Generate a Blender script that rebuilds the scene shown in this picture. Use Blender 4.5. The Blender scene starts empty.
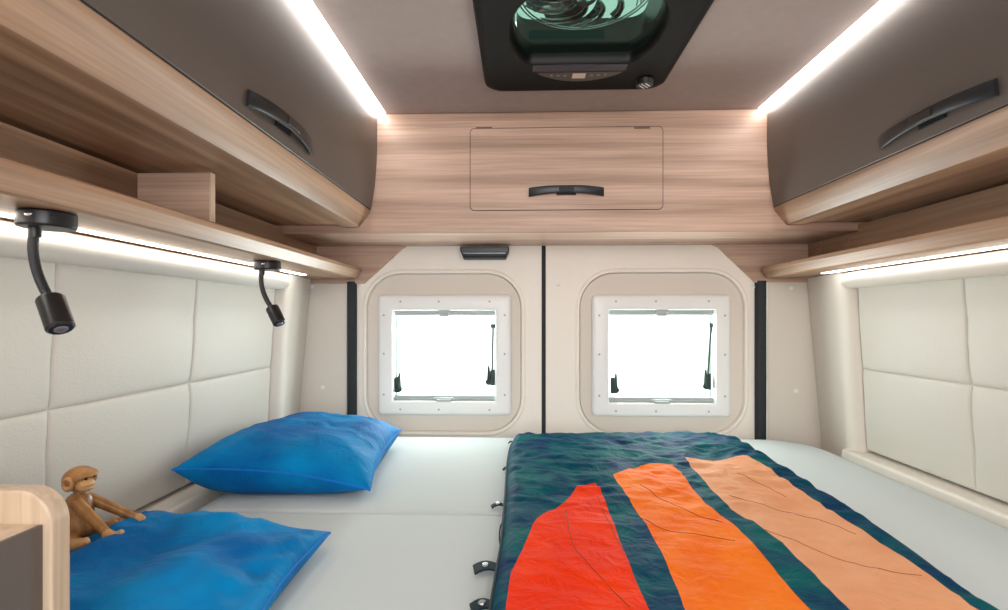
import bpy, bmesh, math, random
from mathutils import Vector, Matrix, noise
from mathutils.geometry import tessellate_polygon, delaunay_2d_cdt
random.seed(7)
C = bpy.context.scene.collection
PI = math.pi
# ---------------------------------------------------------------- frame of reference
# X across the van, Y towards the rear doors, Z up (z = 0 is eye level while building;
# everything is lifted by LIFT at the end so that the floor is z = 0)
LIFT = 1.30
F, PX0, PY0, TY = 500.0, 504.0, 318.0, 0.032
CS, SN = math.cos(math.atan(TY)), math.sin(math.atan(TY))
FWD, RGT, UP = Vector((-SN, CS, 0)), Vector((CS, SN, 0)), Vector((0, 0, 1))
XC = 0.163            # middle of the van
YB = 1.65             # front face of the rear locker
YD = 1.95             # inner face of the rear doors
ZCEIL = 0.68
def ray(px, py): return FWD + RGT*((px-PX0)/F) + UP*((PY0-py)/F)
def atY(px, py, Y):
    r = ray(px, py); return r*(Y/r.y)
def atZ(px, py, Z):
    r = ray(px, py); return r*(Z/r.z)
def atX(px, py, X):
    r = ray(px, py); return r*(X/r.x)

# ---------------------------------------------------------------- materials
def lin(c):
    return tuple((v/255/12.92 if v/255 <= .04045 else ((v/255+.055)/1.055)**2.4) for v in c) + (1,)
def new_mat(name):
    m = bpy.data.materials.new(name); m.use_nodes = True
    nt = m.node_tree; b = nt.nodes['Principled BSDF']
    return m, nt, b
def link(nt, a, ao, b, bi): nt.links.new(a.outputs[ao], b.inputs[bi])
def mat(name, col, rough=.5, metal=0, bump=0, bscale=200, var=0, vscale=6, sheen=0, emit=0, spec=.5, coat=0):
    m, nt, b = new_mat(name)
    c = lin(col)
    b.inputs['Base Color'].default_value = c
    b.inputs['Roughness'].default_value = rough
    b.inputs['Metallic'].default_value = metal
    b.inputs['Specular IOR Level'].default_value = spec
    if coat: b.inputs['Coat Weight'].default_value = coat
    if sheen:
        b.inputs['Sheen Weight'].default_value = sheen
        b.inputs['Sheen Roughness'].default_value = .35
    if emit:
        b.inputs['Emission Color'].default_value = c
        b.inputs['Emission Strength'].default_value = emit
    tc = nt.nodes.new('ShaderNodeTexCoord')
    if var:
        n = nt.nodes.new('ShaderNodeTexNoise'); n.inputs['Scale'].default_value = vscale; n.inputs['Detail'].default_value = 4
        link(nt, tc, 'Object', n, 'Vector')
        r = nt.nodes.new('ShaderNodeValToRGB')
        r.color_ramp.elements[0].position = .3; r.color_ramp.elements[1].position = .7
        r.color_ramp.elements[0].color = tuple(v*(1-var) for v in c[:3])+(1,)
        r.color_ramp.elements[1].color = tuple(min(1, v*(1+var)) for v in c[:3])+(1,)
        link(nt, n, 'Fac', r, 'Fac'); link(nt, r, 'Color', b, 'Base Color')
    if bump:
        n = nt.nodes.new('ShaderNodeTexNoise'); n.inputs['Scale'].default_value = bscale; n.inputs['Detail'].default_value = 3
        link(nt, tc, 'Object', n, 'Vector')
        bp = nt.nodes.new('ShaderNodeBump'); bp.inputs['Strength'].default_value = bump; bp.inputs['Distance'].default_value = .002
        link(nt, n, 'Fac', bp, 'Height'); link(nt, bp, 'Normal', b, 'Normal')
    return m
def wood(name, light, dark, axis='Y', rough=.4, k=1.0):
    m, nt, b = new_mat(name)
    tc = nt.nodes.new('ShaderNodeTexCoord')
    def stretched(a, c, det, dist=0):
        mp = nt.nodes.new('ShaderNodeMapping')
        s = {'X': (a, c, c), 'Y': (c, a, c), 'Z': (c, c, a)}[axis]
        mp.inputs['Scale'].default_value = s
        link(nt, tc, 'Object', mp, 'Vector')
        n = nt.nodes.new('ShaderNodeTexNoise'); n.inputs['Scale'].default_value = 1
        n.inputs['Detail'].default_value = det; n.inputs['Distortion'].default_value = dist
        link(nt, mp, 'Vector', n, 'Vector'); return n
    n1 = stretched(1.1*k, 26*k, 4, .35); n2 = stretched(4*k, 190*k, 3); n3 = stretched(.5, 9*k, 2)
    r1 = nt.nodes.new('ShaderNodeValToRGB')
    e = r1.color_ramp.elements
    e[0].position = .33; e[0].color = lin(dark); e[1].position = .66; e[1].color = lin(light)
    link(nt, n1, 'Fac', r1, 'Fac')
    mx = nt.nodes.new('ShaderNodeMix'); mx.data_type = 'RGBA'; mx.blend_type = 'MULTIPLY'
    mx.inputs['Factor'].default_value = .42
    r2 = nt.nodes.new('ShaderNodeValToRGB'); e = r2.color_ramp.elements
    e[0].position = .35; e[0].color = (.62, .58, .55, 1); e[1].position = .6; e[1].color = (1, 1, 1, 1)
    link(nt, n2, 'Fac', r2, 'Fac')
    nt.links.new(r1.outputs['Color'], mx.inputs[6]); nt.links.new(r2.outputs['Color'], mx.inputs[7])
    mx2 = nt.nodes.new('ShaderNodeMix'); mx2.data_type = 'RGBA'; mx2.blend_type = 'MULTIPLY'; mx2.inputs['Factor'].default_value = .35
    r3 = nt.nodes.new('ShaderNodeValToRGB'); e = r3.color_ramp.elements
    e[0].position = .35; e[0].color = (.72, .70, .68, 1); e[1].position = .6; e[1].color = (1, 1, 1, 1)
    link(nt, n3, 'Fac', r3, 'Fac')
    nt.links.new(mx.outputs[2], mx2.inputs[6]); nt.links.new(r3.outputs['Color'], mx2.inputs[7])
    nt.links.new(mx2.outputs[2], b.inputs['Base Color'])
    b.inputs['Roughness'].default_value = rough
    bp = nt.nodes.new('ShaderNodeBump'); bp.inputs['Strength'].default_value = .12; bp.inputs['Distance'].default_value = .001
    link(nt, n2, 'Fac', bp, 'Height'); link(nt, bp, 'Normal', b, 'Normal')
    return m
def leather(name, col, rough=.5, strength=.5):
    m, nt, b = new_mat(name)
    b.inputs['Base Color'].default_value = lin(col); b.inputs['Roughness'].default_value = rough
    b.inputs['Specular IOR Level'].default_value = .35
    tc = nt.nodes.new('ShaderNodeTexCoord')
    v = nt.nodes.new('ShaderNodeTexVoronoi'); v.inputs['Scale'].default_value = 260
    link(nt, tc, 'Object', v, 'Vector')
    n = nt.nodes.new('ShaderNodeTexNoise'); n.inputs['Scale'].default_value = 120; n.inputs['Detail'].default_value = 3
    link(nt, tc, 'Object', n, 'Vector')
    mx = nt.nodes.new('ShaderNodeMath'); mx.operation = 'ADD'
    link(nt, v, 'Distance', mx, 0); link(nt, n, 'Fac', mx, 1)
    bp = nt.nodes.new('ShaderNodeBump'); bp.inputs['Strength'].default_value = strength; bp.inputs['Distance'].default_value = .0016
    link(nt, mx, 'Value', bp, 'Height'); link(nt, bp, 'Normal', b, 'Normal')
    return m
def fabric(name, col, rough=.85, wr=.4, wscale=9, sheen=.3, weave=.25, col2=None):
    """cloth: crumple bump on a large scale, weave on a small one"""
    m, nt, b = new_mat(name)
    c = lin(col); b.inputs['Base Color'].default_value = c; b.inputs['Roughness'].default_value = rough
    b.inputs['Sheen Weight'].default_value = sheen; b.inputs['Specular IOR Level'].default_value = .06
    tc = nt.nodes.new('ShaderNodeTexCoord')
    n = nt.nodes.new('ShaderNodeTexNoise'); n.inputs['Scale'].default_value = wscale; n.inputs['Detail'].default_value = 5
    n.inputs['Distortion'].default_value = .8
    link(nt, tc, 'Object', n, 'Vector')
    w = nt.nodes.new('ShaderNodeTexNoise'); w.inputs['Scale'].default_value = 500
    link(nt, tc, 'Object', w, 'Vector')
    b1 = nt.nodes.new('ShaderNodeBump'); b1.inputs['Strength'].default_value = wr; b1.inputs['Distance'].default_value = .02
    link(nt, n, 'Fac', b1, 'Height')
    b2 = nt.nodes.new('ShaderNodeBump'); b2.inputs['Strength'].default_value = weave; b2.inputs['Distance'].default_value = .001
    link(nt, w, 'Fac', b2, 'Height'); link(nt, b1, 'Normal', b2, 'Normal'); link(nt, b2, 'Normal', b, 'Normal')
    if col2:
        r = nt.nodes.new('ShaderNodeValToRGB'); e = r.color_ramp.elements
        e[0].position = .38; e[0].color = c; e[1].position = .66; e[1].color = lin(col2)
        q = nt.nodes.new('ShaderNodeTexNoise'); q.inputs['Scale'].default_value = wscale*.5; q.inputs['Detail'].default_value = 3
        link(nt, tc, 'Object', q, 'Vector'); link(nt, q, 'Fac', r, 'Fac'); link(nt, r, 'Color', b, 'Base Color')
    return m
def emis(name, col, strength):
    m = bpy.data.materials.new(name); m.use_nodes = True; nt = m.node_tree; nt.nodes.clear()
    e = nt.nodes.new('ShaderNodeEmission'); o = nt.nodes.new('ShaderNodeOutputMaterial')
    e.inputs['Color'].default_value = lin(col); e.inputs['Strength'].default_value = strength
    link(nt, e, 'Emission', o, 'Surface'); return m
def pane_mat(name, tint, gloss=.08):
    m = bpy.data.materials.new(name); m.use_nodes = True; nt = m.node_tree; nt.nodes.clear()
    t = nt.nodes.new('ShaderNodeBsdfTransparent'); t.inputs['Color'].default_value = tint
    g = nt.nodes.new('ShaderNodeBsdfGlossy'); g.inputs['Roughness'].default_value = .03
    x = nt.nodes.new('ShaderNodeMixShader'); x.inputs['Fac'].default_value = gloss
    o = nt.nodes.new('ShaderNodeOutputMaterial')
    link(nt, t, 'BSDF', x, 1); link(nt, g, 'BSDF', x, 2); link(nt, x, 'Shader', o, 'Surface'); return m

WL, WDK = (190, 154, 124), (140, 106, 82)
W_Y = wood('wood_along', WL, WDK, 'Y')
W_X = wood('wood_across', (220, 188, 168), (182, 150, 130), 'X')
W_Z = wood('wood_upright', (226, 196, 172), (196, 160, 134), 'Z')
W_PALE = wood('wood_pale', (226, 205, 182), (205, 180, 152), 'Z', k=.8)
W_EDGE = mat('edge_band', (206, 214, 196), .3, bump=.05)
DARK_DOOR = mat('taupe_laminate', (96, 88, 82), .38, bump=.08, bscale=500)
GAP = mat('gap_dark', (30, 26, 24), .8)
CEIL = mat('ceiling_cloth', (176, 161, 154), .9, bump=.35, bscale=600, var=.03, vscale=30)
LEATH = leather('cream_leather', (203, 199, 189), .5, .16)
LEATH_S = leather('cream_leather_smooth', (220, 213, 203), .5, .08)
DOORP = mat('door_cream', (246, 239, 229), .5, bump=.12, bscale=350)
DOORR = mat('door_recess', (222, 213, 202), .55, bump=.12, bscale=350)
WHITE = mat('white_plastic', (240, 241, 240), .3)
GREYP = mat('pale_grey_plastic', (172, 180, 180), .35)
BLACK = mat('black_plastic', (26, 26, 28), .38)
BLACKM = mat('black_satin', (38, 39, 42), .32, metal=.3)
RUBBER = mat('rubber', (38, 44, 48), .75, bump=.3, bscale=300)
GREENBLK = mat('stay_dark_green', (24, 52, 44), .4)
STEEL = mat('steel', (190, 192, 195), .2, metal=1)
GUN = mat('gunmetal', (80, 84, 88), .22, metal=.9)
SHEET = fabric('sheet', (190, 198, 198), .9, .05, 5, .05, .2)
WALLP = mat('shell_wall', (205, 200, 192), .8, bump=.05)
FLOORM = wood('floor_vinyl', (150, 140, 130), (120, 110, 102), 'Y', rough=.5)
VELV = fabric('blue_velvet', (0, 92, 158), .7, .55, 12, .03, .1, (0, 126, 186))  # lighter teal second tone paints the velvet's sheen into the colour
SEAMB = fabric('blue_seam', (20, 110, 195), .7, .0, 9, .1, .1)
NAVY = fabric('quilt_navy', (2, 50, 84), .7, .35, 26, .0, .1, (4, 88, 92))
RED = fabric('quilt_red', (226, 46, 0), .7, .35, 24, .0, .1, (236, 58, 4))
ORANGE = fabric('quilt_orange', (236, 106, 8), .7, .35, 24, .0, .1, (240, 124, 30))
PEACH = fabric('quilt_peach', (216, 150, 108), .7, .35, 24, .0, .1, (222, 162, 122))
HEM = fabric('quilt_hem', (20, 40, 48), .7, .1, 30, .1, .1)
STITCH = mat('stitch', (134, 66, 40), .8)
MONK = wood('teak', (186, 134, 74), (140, 94, 50), 'Z', rough=.35, k=2)
MONKL = wood('teak_pale', (212, 164, 112), (188, 136, 86), 'Z', rough=.35, k=2)
GREYPANEL = mat('grey_laminate', (98, 90, 84), .5, bump=.1, bscale=400)
LED = emis('led_white', (255, 248, 243), 13)
LEDW = emis('led_wall', (255, 248, 240), 11)
PANE = pane_mat('window_pane', (1, 1, 1, 1), .04)
DOME = pane_mat('smoked_dome', (.24, .33, .29, 1), .06)
COVER = pane_mat('vent_inner_cover', (.70, .80, .76, 1), .025)
LCD = mat('display', (205, 176, 160), .4)

# ---------------------------------------------------------------- object helpers
BASE = {}
def tag(o, label=None, cat=None, group=None, kind=None):
    if label: o['label'] = label
    if cat: o['category'] = cat
    if group: o['group'] = group
    if kind: o['kind'] = kind
    return o
def thing(name, loc, label, cat, group=None):
    o = bpy.data.objects.new(name, None); C.objects.link(o)
    o.empty_display_size = .05; o.location = Vector(loc); BASE[o.name] = Vector(loc)
    return tag(o, label, cat, group)
def obj(name, bm, mats, parent=None, bevel=0, smooth=True, seg=2, origin=None, angle=35):
    if not isinstance(mats, (list, tuple)): mats = [mats]
    bmesh.ops.remove_doubles(bm, verts=bm.verts, dist=1e-6)
    bmesh.ops.recalc_face_normals(bm, faces=bm.faces)
    if parent is not None: org = BASE[parent.name]
    elif origin is not None: org = Vector(origin)
    else:
        xs = [v.co for v in bm.verts]
        org = Vector(((min(v.x for v in xs)+max(v.x for v in xs))/2, (min(v.y for v in xs)+max(v.y for v in xs))/2, min(v.z for v in xs)))
    bmesh.ops.translate(bm, verts=bm.verts, vec=-org)
    me = bpy.data.meshes.new(name); bm.to_mesh(me); bm.free()
    for m in mats: me.materials.append(m)
    if smooth:
        me.polygons.foreach_set('use_smooth', [True]*len(me.polygons))
        if angle: me.set_sharp_from_angle(angle=math.radians(angle))
    o = bpy.data.objects.new(name, me); C.objects.link(o)
    if parent is not None: o.parent = parent
    else: o.location = org
    BASE[o.name] = org
    if bevel:
        b = o.modifiers.new('bevel', 'BEVEL'); b.width = bevel; b.segments = seg; b.limit_method = 'ANGLE'; b.angle_limit = math.radians(40)
        b.harden_normals = False
    return o
def NB(): return bmesh.new()
def box(bm, x0, x1, y0, y1, z0, z1):
    vs = [bm.verts.new(p) for p in ((x0,y0,z0),(x1,y0,z0),(x1,y1,z0),(x0,y1,z0),(x0,y0,z1),(x1,y0,z1),(x1,y1,z1),(x0,y1,z1))]
    for f in ((0,3,2,1),(4,5,6,7),(0,1,5,4),(1,2,6,5),(2,3,7,6),(3,0,4,7)): bm.faces.new([vs[i] for i in f])
    return bm
def loft(bm, loops, cap0=True, cap1=True, closed=True):
    rings = [[bm.verts.new(p) for p in L] for L in loops]
    n = len(rings[0])
    for a, b in zip(rings[:-1], rings[1:]):
        for i in range(n if closed else n-1):
            j = (i+1) % n
            bm.faces.new((a[i], a[j], b[j], b[i]))
    if cap0: bm.faces.new(rings[0][::-1])
    if cap1: bm.faces.new(rings[-1])
    return rings
def prismY(bm, prof, y0, y1, cap=True):   # prof [(x,z)]
    loft(bm, [[(x, y, z) for x, z in prof] for y in (y0, y1)], cap, cap)
def rr(x0, x1, z0, z1, r, n=8):
    r = min(r, (x1-x0)/2-1e-5, (z1-z0)/2-1e-5); out = []
    for cx, cz, a0 in ((x1-r, z1-r, 0), (x0+r, z1-r, 90), (x0+r, z0+r, 180), (x1-r, z0+r, 270)):
        for i in range(n+1):
            a = math.radians(a0+90*i/n); out.append((cx+r*math.cos(a), cz+r*math.sin(a)))
    return out
def plate(bm, outer, holes, f0, f1, sides=True):
    """flat plate with holes; outer/holes are 2D, f0/f1 map 2D -> 3D for the two faces"""
    allp = [outer]+holes; flat = [p for L in allp for p in L]
    tris = tessellate_polygon([[Vector((p[0], p[1], 0)) for p in L] for L in allp])
    A = [bm.verts.new(f0(p)) for p in flat]; B = [bm.verts.new(f1(p)) for p in flat]
    for t in tris:
        try:
            bm.faces.new([A[i] for i in t]); bm.faces.new([B[i] for i in t][::-1])
        except ValueError: pass
    k = 0
    for L in allp:
        n = len(L)
        for i in range(n):
            j = (i+1) % n
            bm.faces.new((A[k+i], A[k+j], B[k+j], B[k+i]))
        k += n
def tube(bm, pts, rad, n=12, cap=True):
    pts = [Vector(p) for p in pts]
    if not isinstance(rad, (list, tuple)): rad = [rad]*len(pts)
    rings = []; prev = None
    for i, p in enumerate(pts):
        t = (pts[min(i+1, len(pts)-1)]-pts[max(i-1, 0)]).normalized()
        if prev is None:
            a = t.cross(Vector((0, 0, 1)))
            if a.length < .1: a = t.cross(Vector((1, 0, 0)))
            a.normalize()
        else: a = (prev - t*prev.dot(t)).normalized()
        prev = a; b = t.cross(a)
        rings.append([p+(a*math.cos(2*PI*k/n)+b*math.sin(2*PI*k/n))*rad[i] for k in range(n)])
    loft(bm, rings, cap, cap)
def smoothpath(pts, k=6):
    pts = [Vector(p) for p in pts]; out = []
    P = [pts[0]*2-pts[1]]+pts+[pts[-1]*2-pts[-2]]
    for i in range(1, len(P)-2):
        for j in range(k):
            t = j/k; a, b, c, d = P[i-1:i+3]
            out.append(.5*((2*b)+(c-a)*t+(2*a-5*b+4*c-d)*t*t+(3*b-a-3*c+d)*t**3))
    out.append(pts[-1]); return out
def capsule(bm, a, b, ra, rb, n=14, e=4):
    a, b = Vector(a), Vector(b); d = (b-a).normalized(); pts = []; rs = []
    for i in range(e+1):
        t = PI/2*i/e; pts.append(a-d*ra*math.cos(t)); rs.append(max(ra*math.sin(t), 1e-5))
    for i in range(1, 4): pts.append(a.lerp(b, i/4)); rs.append(ra+(rb-ra)*i/4)
    for i in range(e+1):
        t = PI/2*i/e; pts.append(b+d*rb*math.sin(t)); rs.append(max(rb*math.cos(t), 1e-5))
    tube(bm, pts, rs, n)
def ellipsoid(bm, c, r, rot=None, seg=20, ring=14):
    M = Matrix.Translation(Vector(c)) @ (rot.to_4x4() if rot else Matrix.Identity(4)) @ Matrix.Diagonal((r[0], r[1], r[2], 1))
    bmesh.ops.create_uvsphere(bm, u_segments=seg, v_segments=ring, radius=1, matrix=M)
def cyl(bm, c, axis, r, h, n=24, r2=None):
    c = Vector(c); axis = Vector(axis).normalized()
    tube(bm, [c, c+axis*h], [r, r2 if r2 is not None else r], n)
def struct(o): o['kind'] = 'structure'; return o

# ---------------------------------------------------------------- shell
BY0 = .53      # foot of the bed
YN = -0.55     # near end of the bedroom fittings
struct(obj('floor', box(NB(), -1.2, 1.55, -1.7, 2.05, -LIFT-.05, -LIFT), FLOORM, smooth=False))
# vent opening in the ceiling
VX0, VX1, VY0, VY1 = XC-.175, XC+.165, 1.00, 1.345
bm = NB()
plate(bm, [(-1.2, -1.7), (1.55, -1.7), (1.55, 2.05), (-1.2, 2.05)], [[(VX0, VY0), (VX1, VY0), (VX1, VY1), (VX0, VY1)]],
      lambda p: (p[0], p[1], ZCEIL), lambda p: (p[0], p[1], ZCEIL+.03))
struct(obj('ceiling', bm, CEIL, smooth=False))
struct(obj('wall_left', box(NB(), -1.2, -.93, -1.7, 2.05, -LIFT, ZCEIL), WALLP, smooth=False))
struct(obj('wall_right', box(NB(), 1.26, 1.55, -1.7, 2.05, -LIFT, ZCEIL), WALLP, smooth=False))
struct(obj('wall_front', box(NB(), -.93, 1.26, -1.7, -1.6, -LIFT, ZCEIL), WALLP, smooth=False))
# lower rear wall under the doors' visible part is covered by the doors themselves

XW = .135
def hw(z): return .952+.055*(.07-z)
SIDES = {'left': -1, 'right': 1}
def X(s, h): return XC+s*h
def XWL(s, h): return XW+s*h
XS = .148
def XSH(s, h): return XS+s*h

# tufted wall panels -------------------------------------------------
def tufted(s, side):
    ys = [1.65]+[(1.24 if s < 0 else 1.262)-.38*k for k in range(0, 5)]; zseam = -.164; zt, zb = .105, -.425
    def fine(a, b, marks, base=.02):
        vals = set(); v = a
        while v < b: vals.add(round(v, 4)); v += base
        vals.add(b)
        for m in marks:
            for d in (-.012, -.008, -.005, -.003, -.0015, 0, .0015, .003, .005, .008, .012):
                if a <= m+d <= b: vals.add(round(m+d, 4))
        return sorted(vals)
    Y = fine(YN, 1.65, ys); Z = fine(zb, zt, [zseam, zt, zb])
    bm = NB(); g = []
    for y in Y:
        row = []
        for z in Z:
            dy = min(abs(y-m-.0015*math.sin(z*40+m*9)) for m in ys)
            dz = min(abs(z-zseam), abs(z-zt), abs(z-zb))
            d1 = 1-math.exp(-dy/.0028); d2 = 1-math.exp(-dz/.0028)
            puff = .0035*d1*d2 + .0035*min(1, dy/.09)**.6*min(1, dz/.07)**.6
            kn = math.exp(-((dy*dy+(z-zseam)**2)/(.022**2)))*.003
            h = hw(z)+.006-puff+kn
            row.append(bm.verts.new((XWL(s, h), y, z)))
        g.append(row)
    for i in range(len(Y)-1):
        for j in range(len(Z)-1): bm.faces.new((g[i][j], g[i+1][j], g[i+1][j+1], g[i][j+1]))
    # back so the panel is a solid pad
    ring = [v for v in g[0]]+[r[-1] for r in g[1:]]+g[-1][-2::-1]+[r[0] for r in g[-2:0:-1]]
    back = [bm.verts.new((XWL(s, 1.03), v.co.y, v.co.z)) for v in ring]
    n = len(ring)
    for i in range(n): bm.faces.new((ring[i], ring[(i+1) % n], back[(i+1) % n], back[i]))
    o = obj('padded_wall_panel', bm, LEATH, angle=60)
    tag(o, 'cream leather padded wall panel stitched in large squares on the %s side of the bed' % side, 'wall panel')
for side, s in SIDES.items(): tufted(s, side)

# header roll above each panel
def header(s, side):
    prof0 = [(1.03, .150), (.927, .150), (.912, .146), (.902, .135), (.900, .120), (.906, .107), (.920, .098), (.937, .096), (1.03, .100)]
    bm = NB(); loops = []
    n = 7
    for y, k in [(YN, 0), (1.60, 0)]+[(1.60+.12*math.sin(PI/2*i/n), 1-math.cos(PI/2*i/n)) for i in range(1, n+1)]:
        loops.append([(XWL(s, h+(.967-h)*k if h < .967 else h), y, z+(.135-z)*k*.3) for h, z in prof0])
    loft(bm, loops)
    o = obj('padded_header', bm, LEATH_S, angle=50)
    tag(o, 'rounded cream padded header running above the %s wall panel under the shelf light' % side, 'wall trim')
for side, s in SIDES.items(): header(s, side)

# pillars between panel and rear door frame
def pillar(s, side):
    plan = [(1.04, 1.652), (.960, 1.652), (.940, 1.657), (.928, 1.668), (.922, 1.690), (.924, 1.73), (.932, 1.79), (.944, 1.86), (.954, 1.935), (1.06, 1.935)]
    bm = NB(); loops = []
    for i in range(13):
        z = .15-(.75)*i/12
        lean = .09*(.15-z); sc = 0
        loops.append([(XWL(s, h+(lean*(.55 if y < 1.70 else .8+.2*(y-1.7)/.23)) if h < 1 else h+.02), y, z) for h, y in plan])
    loft(bm, loops)
    struct(obj('trim_1' if s < 0 else 'trim_2', bm, LEATH_S, angle=50))
for side, s in SIDES.items(): pillar(s, side)

# flat panels beside the door seals with their buttons
def side_plate(name, xa, xb, btn, s):
    z1, z0 = .142, -.60
    a = atY(xa, 318, 1.94).x; b = atY(xb, 318, 1.94).x
    o = struct(obj(name, box(NB(), min(a, b), max(a, b), 1.938, 1.96, z0, z1), LEATH_S, bevel=.002))
    for bx, by in btn:
        c = atY(bx, by, 1.938)
        bm = NB(); cyl(bm, c, (0, -1, 0), .009, .002, 20, .008); ellipsoid(bm, c+Vector((0, -.002, 0)), (.006, .002, .006), seg=12, ring=8)
        obj('fixing_button', bm, WHITE, o)
side_plate('wall_rear_left', 282, 346.5, [(323, 388), (312, 283.6+3)], -1)
side_plate('wall_rear_right', 767.5, 846, [(796, 391), (791, 288)], 1)
# black rubber seals
def seal(name, xa, xb, y0=1.925, y1=1.95, z1=.142):
    a = atY(xa, 318, y0).x; b = atY(xb, 318, y0).x
    bm = NB(); n = 5; prof = [(a, y1)]+[(a+(b-a)*(.5-.5*math.cos(PI*i/8)), y0+.008-.008*math.sin(PI*i/8)) for i in range(9)]+[(b, y1)]
    loft(bm, [[(x, y, z) for x, y in prof] for z in (-.62, z1)])
    struct(obj(name, bm, RUBBER, angle=60))
seal('trim_3', 346.3, 355); seal('trim_4', 757.5, 767.5); seal('trim_5', 541.7, 545.7, 1.945, 1.97, .285)

# side ledges
for side, s in SIDES.items():
    inner = -.787 if s < 0 else 1.067
    outer = XWL(s, hw(-.42)+.045)
    bm = box(NB(), min(inner, outer), max(inner, outer), BY0, 1.70, -LIFT, -.434)
    tag(obj('bed_side_ledge', bm, LEATH_S, bevel=.008, seg=3), 'smooth cream ledge between the mattress and the %s padded wall' % side, 'ledge')

# ---------------------------------------------------------------- rear doors and windows
def PXY(px, py, Y=YD):
    p = atY(px, py, Y); return (p.x, p.z)
def mk_door(name, poly_px, rec, win, caps):
    poly = [PXY(*p) for p in poly_px]
    rx0, rz1 = PXY(rec[0], rec[1]); rx1, rz0 = PXY(rec[2], rec[3])
    wx0, wz1 = PXY(win[0], win[1]); wx1, wz0 = PXY(win[2], win[3])
    R = .135
    e = .018
    L0 = rr(rx0-e, rx1+e, rz0-e, rz1+e, R+e)
    bm = NB()
    plate(bm, poly, [L0], lambda p: (p[0], YD, p[1]), lambda p: (p[0], YD+.03, p[1]))
    # rolled rim of the pressed recess
    loops = []
    for k, y in ((e, 0), (e*.75, -.0035), (e*.5, -.0045), (e*.2, -.003), (.002, .002), (0, .010), (-.001, .020)):
        loops.append([(x, YD+y, z) for x, z in rr(rx0-k, rx1+k, rz0-k, rz1+k, R+k)])
    loft(bm, loops, False, False)
    d = struct(obj(name, bm, DOORP, angle=50))
    bm = NB()
    plate(bm, rr(rx0+.0016, rx1-.0016, rz0+.0016, rz1-.0016, R-.001), [rr(wx0+.012, wx1-.012, wz0+.012, wz1-.012, .02)], lambda p: (p[0], YD+.008, p[1]), lambda p: (p[0], YD+.026, p[1]))
    obj('recess_panel', bm, DOORR, d, angle=50)
    bm = NB()
    plate(bm, rr(rx0-.001, rx1+.001, rz0-.001, rz1+.001, R), [rr(rx0+.012, rx1-.012, rz0+.012, rz1-.012, R-.01)], lambda p: (p[0], YD+.020, p[1]), lambda p: (p[0], YD+.029, p[1]))
    obj('recess_gap', bm, GAP, d, angle=50)
    for c in caps:
        p = atY(c[0], c[1], YD); bm = NB(); cyl(bm, p, (0, -1, 0), .0085, .004, 20, .007)
        ellipsoid(bm, p+Vector((0, -.004, 0)), (.0055, .002, .0055), seg=12, ring=8); obj('screw_cap', bm, WHITE, d)
    return d
mk_door('door_1', [(355.2, 470), (541.6, 470), (541.6, 240), (405, 240), (400, 249.5), (396, 251.5), (363.5, 283), (355.2, 283)],
        (367, 274, 521, 432), (379, 295, 511, 415), [(357.5+2, 287), (536, 284.5)])
mk_door('door_2', [(545.8, 470), (757.3, 470), (757.3, 283), (754, 281), (723, 251), (718, 247), (714, 240), (545.8, 240)],
        (580, 273, 744, 434), (592, 295, 729.5, 416.5), [(558, 284.5), (753, 287)])

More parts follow.
